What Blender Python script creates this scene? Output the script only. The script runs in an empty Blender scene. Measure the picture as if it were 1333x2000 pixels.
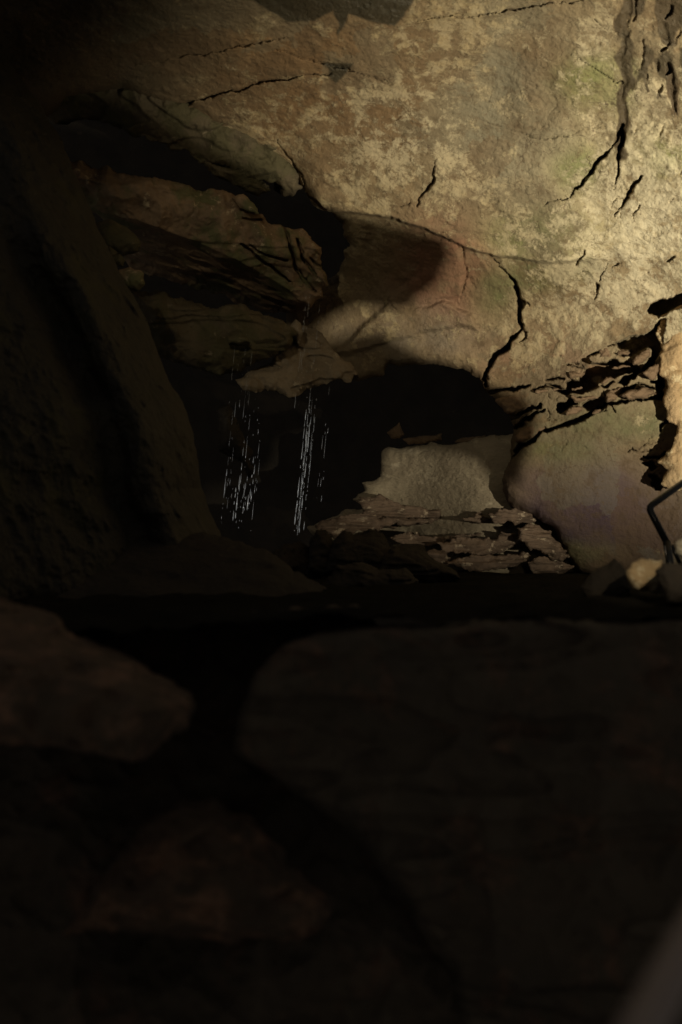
import bpy, math, random
import numpy as np
from mathutils import Vector

random.seed(7)
np.random.seed(7)
sc = bpy.context.scene
col = sc.collection

# ------------------------------------------------------------------ camera
PITCH = math.radians(3.0)
CAM = np.array([0.0, 0.0, 1.6])
LENS = 35.0
F = LENS / 36.0 * 2000.0            # focal length in photo pixels
cd = bpy.data.cameras.new('camera')
cd.sensor_fit = 'VERTICAL'; cd.sensor_height = 36.0; cd.sensor_width = 24.0
cd.lens = LENS; cd.clip_start = 0.05; cd.clip_end = 200
cd.dof.use_dof = True; cd.dof.focus_distance = 9.0; cd.dof.aperture_fstop = 1.2
cam = bpy.data.objects.new('camera', cd); col.objects.link(cam)
cam.location = CAM; cam.rotation_euler = (math.radians(90) + PITCH, 0, 0)
sc.camera = cam

# ------------------------------------------------------------------ dim air of the cave
w = bpy.data.worlds.new('World'); sc.world = w; w.use_nodes = True
bg = w.node_tree.nodes['Background']
bg.inputs['Color'].default_value = (1.0, 0.94, 0.84, 1)
bg.inputs['Strength'].default_value = 0.076

# ------------------------------------------------------------------ show-cave flood lamp, right of the frame
LAMP = np.array([3.4, 3.4, 1.55])
LAMP_AIM = (1340, 390, 7.7)          # where it points (photo position, depth)
ld = bpy.data.lights.new('flood_lamp', 'SPOT')
ld.energy = 2350; ld.color = (1.0, 0.915, 0.70); ld.shadow_soft_size = 0.024
ld.spot_size = math.radians(80); ld.spot_blend = 1.0
lamp = bpy.data.objects.new('flood_lamp', ld); col.objects.link(lamp)
lamp.location = LAMP
# second, narrow head on the same stand, trained on the falling water
wd = bpy.data.lights.new('water_lamp', 'SPOT'); wd.energy = 520; wd.color = (1.0, 0.98, 0.93); wd.shadow_soft_size = 0.02
wd.spot_size = math.radians(30); wd.spot_blend = 0.6
wlamp = bpy.data.objects.new('water_lamp', wd); col.objects.link(wlamp); wlamp.location = LAMP + np.array([0.02, -0.03, 0.0])
# weak walkway lamp on the left behind the viewer: fills the big shadows
fd = bpy.data.lights.new('walkway_lamp', 'SPOT'); fd.energy = 250; fd.color = (1.0, 0.88, 0.62); fd.shadow_soft_size = 0.015
fd.spot_size = math.radians(34); fd.spot_blend = 0.7
flamp = bpy.data.objects.new('walkway_lamp', fd); col.objects.link(flamp); flamp.location = (-1.4, 1.2, 4.3)
# small path lamp beside the railing, also right of the frame
pd = bpy.data.lights.new('path_lamp', 'SPOT'); pd.energy = 42; pd.color = (1.0, 0.84, 0.58); pd.shadow_soft_size = 0.02
pd.spot_size = math.radians(26); pd.spot_blend = 0.7
plamp = bpy.data.objects.new('path_lamp', pd); col.objects.link(plamp); plamp.location = (1.25, 2.6, 2.05)

sc.view_settings.view_transform = 'Standard'; sc.view_settings.look = 'None'
sc.view_settings.exposure = 0.0; sc.view_settings.gamma = 1.0
sc.view_settings.use_curve_mapping = False
sc.render.engine = 'CYCLES'
sc.cycles.use_denoising = True
sc.cycles.max_bounces = 8; sc.cycles.diffuse_bounces = 5
sc.cycles.caustics_reflective = False; sc.cycles.caustics_refractive = False
sc.cycles.sample_clamp_indirect = 4.0

# ------------------------------------------------------------------ geometry helpers
CP, SP = math.cos(PITCH), math.sin(PITCH)
def unproj(px, py, d):
    px = np.asarray(px, float); py = np.asarray(py, float); d = np.asarray(d, float)
    a = (px - 666.5) / F; b = (1000.0 - py) / F
    return np.stack([d * a + CAM[0], d * (CP - b * SP) + CAM[1], d * (SP + b * CP) + CAM[2]], -1)
def V(px, py, d): return Vector(unproj(px, py, d).tolist())
lamp.rotation_euler = (V(*LAMP_AIM) - Vector(LAMP.tolist())).to_track_quat('-Z', 'Y').to_euler()

wlamp.rotation_euler = (V(530, 960, 7.55) - wlamp.location).to_track_quat('-Z', 'Y').to_euler()
flamp.rotation_euler = (V(730, 540, 9.4) - flamp.location).to_track_quat('-Z', 'Y').to_euler()
plamp.rotation_euler = (V(1280, 1095, 4.35) - plamp.location).to_track_quat('-Z', 'Y').to_euler()

def _hash(ix, iy, iz, seed):
    with np.errstate(over='ignore'):
        h = (ix.astype(np.uint32) * np.uint32(374761393)) ^ (iy.astype(np.uint32) * np.uint32(668265263)) \
            ^ (iz.astype(np.uint32) * np.uint32(2147483647 - 58)) ^ np.uint32(seed * 974711 & 0xffffffff)
        h = (h ^ (h >> np.uint32(13))) * np.uint32(1274126177)
        h = (h ^ (h >> np.uint32(16))) * np.uint32(2246822519)
        h = h ^ (h >> np.uint32(15))
    return (h & np.uint32(0xffffff)).astype(np.float32) / np.float32(0x800000) - np.float32(1.0)
def vnoise(P, seed=0):
    P = np.asarray(P, np.float32)
    i0 = np.floor(P).astype(np.int64); f = P - i0
    f = f * f * f * (f * (f * 6 - 15) + 10)
    x, y, z = i0[..., 0] & 0xffff, i0[..., 1] & 0xffff, i0[..., 2] & 0xffff
    x1, y1, z1 = (x + 1) & 0xffff, (y + 1) & 0xffff, (z + 1) & 0xffff
    fx, fy, fz = f[..., 0], f[..., 1], f[..., 2]
    def L(a, b, t): return a + (b - a) * t
    c00 = L(_hash(x, y, z, seed), _hash(x1, y, z, seed), fx); c10 = L(_hash(x, y1, z, seed), _hash(x1, y1, z, seed), fx)
    c01 = L(_hash(x, y, z1, seed), _hash(x1, y, z1, seed), fx); c11 = L(_hash(x, y1, z1, seed), _hash(x1, y1, z1, seed), fx)
    return L(L(c00, c10, fy), L(c01, c11, fy), fz)
ROT = np.array([[0.36, 0.48, -0.8], [-0.8, 0.6, 0.0], [0.48, 0.64, 0.6]], np.float32)
def fbm(P, freq=1.0, octs=5, seed=0, gain=0.5, ridged=False):
    P = np.asarray(P, np.float32) * freq
    out = 0; a = 1.0; tot = 0
    for o in range(octs):
        n = vnoise(P, seed + o * 17)
        if ridged: n = 1 - 2 * np.abs(n)
        out = out + a * n; tot += a; a *= gain
        P = (P @ ROT) * 2.03 + 3.7
    return out / tot
def fbm2(x, y, scale, octs=3, seed=0):
    return fbm(np.stack([x / scale, y / scale, np.zeros_like(x) + seed * 1.31], -1), 1.0, octs, seed)

def seg_dist(x, y, pts, closed=False):
    """distance to a polyline and the parameter (0..n) of the closest point"""
    best = np.full(x.shape, 1e9); par = np.zeros(x.shape)
    n = len(pts); m = n if closed else n - 1
    for k in range(m):
        ax, ay = pts[k]; bx, by = pts[(k + 1) % n]
        dx, dy = bx - ax, by - ay; q = dx * dx + dy * dy + 1e-9
        t = np.clip(((x - ax) * dx + (y - ay) * dy) / q, 0, 1)
        dd = np.hypot(x - ax - t * dx, y - ay - t * dy)
        u = dd < best
        best = np.where(u, dd, best); par = np.where(u, k + t, par)
    return best, par
def inside(x, y, pts):
    r = np.zeros(x.shape, bool); n = len(pts)
    for k in range(n):
        ax, ay = pts[k]; bx, by = pts[(k + 1) % n]
        if ay == by: continue
        c = ((ay > y) != (by > y)) & (x < (bx - ax) * (y - ay) / (by - ay) + ax)
        r ^= c
    return r
def sdist(x, y, pts):
    d, _ = seg_dist(x, y, pts, True)
    return np.where(inside(x, y, pts), d, -d)      # positive inside
def sstep(a, b, x):
    t = np.clip((x - a) / (b - a), 0, 1); return t * t * (3 - 2 * t)

def mesh_from(name, verts, faces, mat, parent=None, smooth=True, attrs=None, base=None):
    verts = np.asarray(verts, np.float64)
    if base is None:
        base = np.array([verts[:, 0].mean(), verts[:, 1].mean(), verts[:, 2].min()])
    me = bpy.data.meshes.new(name)
    v = (verts - base).astype(np.float32)
    me.vertices.add(len(v)); me.vertices.foreach_set('co', v.ravel())
    if isinstance(faces, np.ndarray):
        k = faces.shape[1]; nf = len(faces)
        me.loops.add(nf * k); me.loops.foreach_set('vertex_index', faces.astype(np.int32).ravel())
        me.polygons.add(nf)
        me.polygons.foreach_set('loop_start', np.arange(0, nf * k, k, dtype=np.int32))
        me.polygons.foreach_set('loop_total', np.full(nf, k, np.int32))
        me.polygons.foreach_set('use_smooth', np.full(nf, smooth, bool))
        me.update(calc_edges=True)
    else:
        me.clear_geometry(); me.from_pydata([tuple(q) for q in v], [], faces); me.update()
        me.polygons.foreach_set('use_smooth', np.full(len(me.polygons), smooth, bool))
    for an, arr in (attrs or {}).items():
        arr = np.asarray(arr, np.float32)
        if arr.ndim == 2:
            a = me.color_attributes.new(an, 'FLOAT_COLOR', 'POINT')
            a.data.foreach_set('color', np.concatenate([arr, np.ones((len(arr), 1), np.float32)], 1).ravel())
        else:
            a = me.attributes.new(an, 'FLOAT', 'POINT'); a.data.foreach_set('value', arr)
    me.validate()
    me.materials.append(mat)
    ob = bpy.data.objects.new(name, me); col.objects.link(ob)
    ob.location = base
    if parent is not None:
        ob.parent = parent; ob.location = base - np.array(parent.location)
    return ob

def sheet(name, poly, dfun, mat, xs, ys, thick=0.5, warp=4.0, wscale=28, seed=1, parent=None,
          back=True, extra=None, hole=None, split=None):
    """rock with the outline `poly`, a sculpted front at depth dfun(px,py,sd) and real thickness behind it"""
    X, Y = np.meshgrid(np.asarray(xs, float), np.asarray(ys, float))
    wx = X + warp * fbm2(X, Y, wscale, 4, seed); wy = Y + warp * fbm2(X, Y, wscale, 4, seed + 5)
    sd = sdist(wx, wy, poly)
    for h in (hole or []):
        sd = np.minimum(sd, -sdist(wx, wy, h))
    sc4 = 0.25 * (sd[:-1, :-1] + sd[1:, :-1] + sd[:-1, 1:] + sd[1:, 1:])
    keep = sc4 > 0
    ny, nx = X.shape
    used = np.zeros((ny, nx), bool)
    for a in (0, 1):
        for b in (0, 1):
            used[a:ny - 1 + a, b:nx - 1 + b] |= keep
    full = np.zeros((ny, nx), int)
    for a in (0, 1):
        for b in (0, 1):
            full[a:ny - 1 + a, b:nx - 1 + b] += keep
    gy, gx = np.gradient(sd, np.asarray(ys, float), np.asarray(xs, float))
    g2 = gx * gx + gy * gy + 1e-3
    dx = np.diff(np.asarray(xs, float)).min() * 1.3
    bnd = used & (full < 4) & (np.abs(sd) < dx * 1.6)
    mx = np.clip(sd * gx / g2, -dx, dx); my = np.clip(sd * gy / g2, -dx, dx)
    X2 = np.where(bnd, X - mx, X); Y2 = np.where(bnd, Y - my, Y)
    D = dfun(X2, Y2, np.maximum(sd, 0))
    P = unproj(X2, Y2, D)
    idx = -np.ones((ny, nx), np.int64); nu = used.sum(); idx[used] = np.arange(nu)
    front = P[used]
    q = np.stack([idx[:-1, :-1], idx[1:, :-1], idx[1:, 1:], idx[:-1, 1:]], -1)
    faces = [q[keep]]
    kp = np.pad(keep, 1)
    H, W_ = keep.shape
    J, I = np.mgrid[0:H, 0:W_]
    side = []
    for (dj, di, a, b) in ((-1, 0, (0, 0), (0, 1)), (1, 0, (1, 1), (1, 0)), (0, -1, (1, 0), (0, 0)), (0, 1, (0, 1), (1, 1))):
        e = keep & ~kp[1 + dj:1 + dj + H, 1 + di:1 + di + W_]
        j, i = J[e], I[e]
        va = idx[j + a[0], i + a[1]]; vb = idx[j + b[0], i + b[1]]
        side.append(np.stack([vb, vb + nu, va + nu, va], -1))
    # thickness: a back copy of the front, pulled in towards the rock's axis
    vdir = (front - CAM); vdir /= np.linalg.norm(vdir, axis=1)[:, None]
    cen = front.mean(0)
    bk = front + vdir * thick
    if back:
        bk = cen + (bk - cen) * 0.9 + np.array([0, 0, 0]) + vdir * 0
        bk += vdir * (0.1 * thick)
    verts = np.concatenate([front, bk])
    if back:
        faces.append(q[keep][:, ::-1] + nu)
    faces = np.concatenate(faces + side)
    # both winding orders here face the camera at the front
    attrs = None
    if extra is not None:
        at = extra(X2, Y2, P)
        attrs = {k: np.concatenate([v[used], v[used]]) for k, v in at.items()}
    if not back:                         # drop unused back verts
        u = np.zeros(len(verts), bool); u[faces.ravel()] = True
        re = np.cumsum(u) - 1; faces = re[faces]; verts = verts[u]
        if attrs: attrs = {k: v[u] for k, v in attrs.items()}
    if split is not None:
        nf = int(keep.sum())
        cx = 0.25 * (X2[:-1, :-1] + X2[1:, :-1] + X2[:-1, 1:] + X2[1:, 1:])[keep]
        cy = 0.25 * (Y2[:-1, :-1] + Y2[1:, :-1] + Y2[:-1, 1:] + Y2[1:, 1:])[keep]
        top = np.zeros(len(faces), bool); top[:nf] = split(cx, cy)
        zmid = verts[faces].mean(1)
        top[nf:] = split(*proj(zmid[nf:]))
        outs = []
        for nm, sel in zip(name, (top, ~top)):
            fs = faces[sel]; u = np.zeros(len(verts), bool); u[fs.ravel()] = True
            re = np.cumsum(u) - 1
            outs.append(mesh_from(nm, verts[u], re[fs], mat, parent, attrs={k: v[u] for k, v in attrs.items()}, base=np.zeros(3)))
        return outs
    return mesh_from(name, verts, faces, mat, parent, attrs=attrs)
def proj(P):
    q = P - CAM
    d = q[:, 1] * CP + q[:, 2] * SP; b = -q[:, 1] * SP + q[:, 2] * CP
    return 666.5 + F * q[:, 0] / d, 1000 - F * b / d

def tag(o, label, cat, group=None):
    o['label'] = label; o['category'] = cat
    if group: o['group'] = group
    return o
def struct(o): o['kind'] = 'structure'; return o

# ------------------------------------------------------------------ materials
class N:
    def __init__(s, name):
        s.m = bpy.data.materials.new(name); s.m.use_nodes = True
        s.t = s.m.node_tree; s.b = s.t.nodes['Principled BSDF']
    def n(s, typ, **kw):
        x = s.t.nodes.new(typ)
        for k, v in kw.items(): setattr(x, k, v)
        return x
    def l(s, a, b): s.t.links.new(a, b)
    def noise(s, vec, scale, detail=8, rough=0.6, dist=0.0):
        x = s.n('ShaderNodeTexNoise'); x.inputs['Scale'].default_value = scale
        x.inputs['Detail'].default_value = detail; x.inputs['Roughness'].default_value = rough
        x.inputs['Distortion'].default_value = dist
        s.l(vec, x.inputs['Vector']); return x.outputs['Fac']
    def ramp(s, fac, stops):
        x = s.n('ShaderNodeMapRange'); x.interpolation_type = 'SMOOTHSTEP'
        x.inputs['From Min'].default_value = stops[0]; x.inputs['From Max'].default_value = stops[1]
        x.inputs['To Min'].default_value = stops[2]; x.inputs['To Max'].default_value = stops[3]
        s.l(fac, x.inputs['Value']); return x.outputs['Result']
    def math(s, op, a, b):
        x = s.n('ShaderNodeMath', operation=op)
        for i, v in enumerate((a, b)):
            if isinstance(v, (int, float)): x.inputs[i].default_value = v
            else: s.l(v, x.inputs[i])
        return x.outputs[0]
    def mix(s, fac, a, b, typ='MIX'):
        x = s.n('ShaderNodeMix', data_type='RGBA', blend_type=typ)
        for i, v in ((0, fac), (6, a), (7, b)):
            if isinstance(v, (int, float)): x.inputs[i].default_value = v
            elif isinstance(v, tuple): x.inputs[i].default_value = (*v, 1)
            else: s.l(v, x.inputs[i])
        return x.outputs[2]
    def bump(s, h, strength, dist):
        x = s.n('ShaderNodeBump'); x.inputs['Strength'].default_value = strength; x.inputs['Distance'].default_value = dist
        s.l(h, x.inputs['Height']); s.l(x.outputs['Normal'], s.b.inputs['Normal'])

def wall_material():
    k = N('cave_limestone')
    co = k.n('ShaderNodeTexCoord').outputs['Object']
    base = k.n('ShaderNodeAttribute', attribute_name='tint').outputs['Color']
    pale = k.n('ShaderNodeAttribute', attribute_name='pale').outputs['Fac']
    wet = k.n('ShaderNodeAttribute', attribute_name='wet').outputs['Fac']
    # broad tone drift
    c = k.mix(k.ramp(k.noise(co, 1.7, 6, 0.6), (0.35, 0.68, 0, 0.55)), base, (0.12, 0.08, 0.043))
    # plates of differing tone with crisp broken borders
    pv = k.n('ShaderNodeTexVoronoi', feature='F1'); pv.inputs['Scale'].default_value = 1.5; pv.inputs['Randomness'].default_value = 1.0
    pw = k.n('ShaderNodeVectorMath', operation='ADD'); pz = k.n('ShaderNodeTexNoise'); pz.inputs['Scale'].default_value = 2.2; pz.inputs['Detail'].default_value = 9; pz.inputs['Roughness'].default_value = 0.68
    pm = k.n('ShaderNodeVectorMath', operation='SCALE'); pm.inputs['Scale'].default_value = 0.9
    k.l(co, pz.inputs['Vector']); k.l(pz.outputs['Color'], pm.inputs[0]); k.l(co, pw.inputs[0]); k.l(pm.outputs[0], pw.inputs[1]); k.l(pw.outputs[0], pv.inputs['Vector'])
    sp_ = k.n('ShaderNodeSeparateColor'); k.l(pv.outputs['Color'], sp_.inputs[0])
    c = k.mix(k.ramp(sp_.outputs[0], (0.5, 0.8, 0.0, 0.42)), c, (0.11, 0.068, 0.034))
    c = k.mix(k.ramp(sp_.outputs[1], (0.6, 0.9, 0.0, 0.3)), c, (0.16, 0.15, 0.10))
    # blotchy stains inside the plates
    c = k.mix(k.ramp(k.noise(co, 6.5, 10, 0.7), (0.5, 0.66, 0, 0.55)), c, (0.09, 0.058, 0.03))
    # flaky calcite crust, hard ragged edges
    n1 = k.noise(co, 2.4, 12, 0.78, 0.25)
    n2 = k.noise(co, 10.0, 10, 0.75, 0.3)
    f = k.math('ADD', k.math('MULTIPLY', n1, 0.6), k.math('MULTIPLY', n2, 0.4))
    f = k.math('ADD', f, pale)
    crust = k.ramp(f, (0.495, 0.565, 0.0, 0.66))
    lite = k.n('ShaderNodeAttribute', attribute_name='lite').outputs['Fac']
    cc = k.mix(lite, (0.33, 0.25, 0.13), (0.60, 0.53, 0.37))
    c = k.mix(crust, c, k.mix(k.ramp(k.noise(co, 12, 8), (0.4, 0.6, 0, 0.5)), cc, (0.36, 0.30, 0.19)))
    # dark specks and stained veins
    sp = k.ramp(k.noise(co, 30, 8, 0.7), (0.54, 0.68, 0, 0.65))
    c = k.mix(sp, c, (0.10, 0.065, 0.035))
    vn = k.n('ShaderNodeTexVoronoi', feature='DISTANCE_TO_EDGE'); vn.inputs['Scale'].default_value = 2.1
    wv = k.n('ShaderNodeVectorMath', operation='ADD')
    nz = k.n('ShaderNodeTexNoise'); nz.inputs['Scale'].default_value = 3.0; nz.inputs['Detail'].default_value = 6
    k.l(co, nz.inputs['Vector']); k.l(co, wv.inputs[0])
    ms = k.n('ShaderNodeVectorMath', operation='SCALE'); ms.inputs['Scale'].default_value = 0.55
    k.l(nz.outputs['Color'], ms.inputs[0]); k.l(ms.outputs[0], wv.inputs[1]); k.l(wv.outputs[0], vn.inputs['Vector'])
    vein = k.ramp(vn.outputs['Distance'], (0.0, 0.008, 0.75, 0.0))
    vein = k.math('MULTIPLY', vein, k.ramp(k.noise(co, 1.3, 3), (0.48, 0.6, 0, 1)))
    c = k.mix(vein, c, (0.07, 0.045, 0.03))
    c = k.mix(k.math('MULTIPLY', wet, 0.8), c, (0.04, 0.033, 0.02))
    k.l(c, k.b.inputs['Base Color'])
    k.l(k.math('SUBTRACT', 0.86, k.math('MULTIPLY', wet, 0.5)), k.b.inputs['Roughness'])
    k.b.inputs['Specular IOR Level'].default_value = 0.25
    h = k.math('ADD', k.noise(co, 22, 8, 0.65), k.math('MULTIPLY', crust, 0.18))
    k.bump(h, 0.8, 0.03)
    return k.m
def rock_material(name, c1, c2, pale=None, moss=None, pale_thr=0.58, moss_thr=0.55, rough=0.85, scale=1.0, bump=0.8, stretch=None, spec=0.25, pale_w=0.06):
    k = N(name)
    co = k.n('ShaderNodeTexCoord').outputs['Object']
    if stretch:
        mp = k.n('ShaderNodeMapping'); mp.inputs['Scale'].default_value = stretch[0]; mp.inputs['Rotation'].default_value = stretch[1]
        k.l(co, mp.inputs['Vector']); co = mp.outputs['Vector']
    c = k.mix(k.ramp(k.noise(co, 3.0 * scale, 9, 0.65, 0.3), (0.33, 0.68, 0, 1)), c1, c2)
    if moss: c = k.mix(k.ramp(k.noise(co, 2.2 * scale, 8, 0.65), (moss_thr, moss_thr + 0.12, 0, 0.85)), c, moss)
    if pale: c = k.mix(k.ramp(k.noise(co, 6.0 * scale, 12, 0.72, 0.3), (pale_thr, pale_thr + pale_w, 0, 0.85)), c, pale)
    c = k.mix(k.ramp(k.noise(co, 40 * scale, 6, 0.65), (0.55, 0.72, 0, 0.5)), c, tuple(0.35 * x for x in c1))
    k.l(c, k.b.inputs['Base Color']); k.b.inputs['Roughness'].default_value = rough
    k.b.inputs['Specular IOR Level'].default_value = spec
    k.bump(k.noise(co, 24 * scale, 9, 0.68), bump, 0.03 / scale)
    return k.m

M_wall = wall_material()
M_recess = rock_material('recess_limestone', (0.27, 0.215, 0.145), (0.36, 0.295, 0.20), pale=(0.46, 0.38, 0.265), pale_thr=0.56, bump=1.0, scale=0.9, stretch=((0.65, 0.65, 1.4), (0, 0, 0)))
M_strata = rock_material('strata_rock', (0.21, 0.145, 0.10), (0.085, 0.058, 0.04), pale=(0.46, 0.36, 0.25), pale_thr=0.57, stretch=((0.9, 1, 1.4), (0, 0, 0)))
M_shard = rock_material('shard_rock', (0.19, 0.125, 0.075), (0.13, 0.085, 0.05), pale=(0.30, 0.22, 0.13), pale_thr=0.6)
M_ledge = rock_material('ledge_rock', (0.28, 0.185, 0.105), (0.165, 0.11, 0.067), pale=(0.44, 0.34, 0.21), moss=(0.11, 0.11, 0.046), pale_thr=0.58, moss_thr=0.5)
M_mossrock = rock_material('mossy_ledge_rock', (0.12, 0.092, 0.052), (0.08, 0.06, 0.035), pale=(0.22, 0.17, 0.105), moss=(0.075, 0.064, 0.03), pale_thr=0.6, moss_thr=0.45)
M_pale = rock_material('pale_hanging_rock', (0.25, 0.195, 0.13), (0.16, 0.125, 0.083), pale=(0.36, 0.295, 0.205), pale_thr=0.57)
M_flow = rock_material('mossy_flowstone', (0.032, 0.024, 0.011), (0.018, 0.0145, 0.0075), moss=(0.042, 0.035, 0.008), moss_thr=0.52,
                       stretch=((1.3, 1.0, 0.75), (0, math.radians(24), 0)), rough=0.6, spec=0.4)
M_dark = rock_material('dark_rubble_rock', (0.042, 0.033, 0.024), (0.028, 0.023, 0.018), pale=(0.07, 0.052, 0.038), pale_thr=0.64)
M_floor = rock_material('wet_mud_floor', (0.018, 0.016, 0.012), (0.012, 0.011, 0.009), pale=(0.03, 0.024, 0.018), pale_thr=0.66, rough=1.0, spec=0.03)
M_front = rock_material('foreground_rock', (0.14, 0.088, 0.056), (0.075, 0.055, 0.037), pale=(0.32, 0.175, 0.11), pale_thr=0.48, scale=0.9, pale_w=0.2)
M_lowboulder = rock_material('low_boulder_rock', (0.10, 0.066, 0.044), (0.06, 0.046, 0.032), pale=(0.27, 0.145, 0.09), pale_thr=0.48, scale=0.9, pale_w=0.2)
M_frontwall = rock_material('foreground_wall_rock', (0.10, 0.077, 0.054), (0.068, 0.055, 0.04), pale=(0.20, 0.11, 0.072), pale_thr=0.5, scale=0.7, pale_w=0.22)
M_stone = rock_material('pale_stone', (0.46, 0.34, 0.19), (0.34, 0.24, 0.13), pale=(0.62, 0.52, 0.34), pale_thr=0.52, scale=4.0)
M_white = rock_material('white_stone', (0.62, 0.54, 0.40), (0.50, 0.42, 0.29), pale=(0.7, 0.64, 0.5), pale_thr=0.52, scale=4.0)
def plain(name, c, rough, metal=0.0, spec=0.5):
    k = N(name)
    co = k.n('ShaderNodeTexCoord').outputs['Object']
    k.l(k.mix(k.noise(co, 30, 5), tuple(0.75 * x for x in c), tuple(1.2 * x for x in c)), k.b.inputs['Base Color'])
    k.l(k.ramp(k.noise(co, 60, 5), (0.3, 0.7, rough * 0.8, rough * 1.25)), k.b.inputs['Roughness'])
    k.b.inputs['Metallic'].default_value = metal; k.b.inputs['Specular IOR Level'].default_value = spec
    return k.m
M_rail = plain('black_painted_steel', (0.012, 0.012, 0.011), 0.32)
M_rail2 = plain('brown_grey_painted_steel', (0.27, 0.21, 0.185), 0.5)
def water_material():
    k = N('dripping_water')
    k.b.inputs['Base Color'].default_value = (0.92, 0.95, 0.96, 1)
    k.b.inputs['Roughness'].default_value = 0.12; k.b.inputs['IOR'].default_value = 1.33
    k.b.inputs['Transmission Weight'].default_value = 0.55
    k.b.inputs['Specular IOR Level'].default_value = 0.8
    return k.m
M_water = water_material()

# ------------------------------------------------------------------ cave wall: relief data (photo positions)
CTRL = np.array([
    (-400, -300, 5.6), (300, -300, 5.6), (900, -300, 5.5), (1700, -300, 4.6),
    (-400, 0, 6.6), (0, 0, 6.8), (300, 0, 6.9), (600, 0, 6.9), (950, 0, 6.9), (1333, 0, 6.5), (1700, 0, 5.6),
    (-400, 230, 7.4), (100, 200, 7.7), (330, 215, 8.1), (600, 250, 8.2), (950, 250, 8.0), (1200, 250, 7.7), (1333, 250, 7.4), (1700, 250, 6.4),
    (600, 420, 9.0), (830, 440, 8.9), (1080, 430, 8.5), (1333, 420, 7.9), (1700, 420, 6.8),
    (640, 540, 9.7), (830, 560, 9.6), (1000, 560, 9.3), (1180, 560, 8.9), (1333, 560, 8.4), (1700, 560, 7.2),
    (640, 680, 10.1), (800, 680, 9.9), (950, 700, 9.7), (1150, 700, 9.2), (1333, 700, 8.8), (1700, 700, 7.5),
    (980, 850, 9.7), (1150, 850, 9.3), (1333, 850, 9.0), (1700, 850, 7.7),
    (980, 970, 9.75), (1150, 980, 9.4), (1333, 980, 9.2), (1700, 980, 7.9),
    (1040, 1120, 9.9), (1200, 1130, 9.6), (1333, 1130, 9.3), (1700, 1130, 8.0)], float)
def tps_fit(c):
    x = c[:, :2] / 1000; n = len(x)
    r = np.linalg.norm(x[:, None] - x[None], axis=2)
    K = np.where(r > 0, r * r * np.log(r + 1e-12), 0) + 1e-4 * np.eye(n)
    Pm = np.concatenate([np.ones((n, 1)), x], 1)
    A = np.block([[K, Pm], [Pm.T, np.zeros((3, 3))]])
    return x, np.linalg.solve(A, np.concatenate([c[:, 2], np.zeros(3)]))
TX, TW = tps_fit(CTRL)
def base_depth(X, Y):
    x = np.asarray(X, float) / 1000; y = np.asarray(Y, float) / 1000
    out = TW[-3] + TW[-2] * x + TW[-1] * y
    for (a, b), ww in zip(TX, TW):
        r2 = (x - a) ** 2 + (y - b) ** 2
        out = out + ww * 0.5 * r2 * np.log(r2 + 1e-12)
    return out

def zz(s, ox, oy, pts): return [(ox + s * a, oy + s * b) for a, b in pts]
Z2 = lambda *p: zz(0.525, 633, 0, p)          # upper right detail
Z5 = lambda *p: zz(0.3248, 900, 450, p)       # crack detail
Z3 = lambda *p: zz(0.2873, 950, 620, p)       # broken band detail
ZA = lambda *p: zz(0.15, 1150, 0, p)
ZB = lambda *p: zz(0.175, 1150, 300, p)
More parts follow.
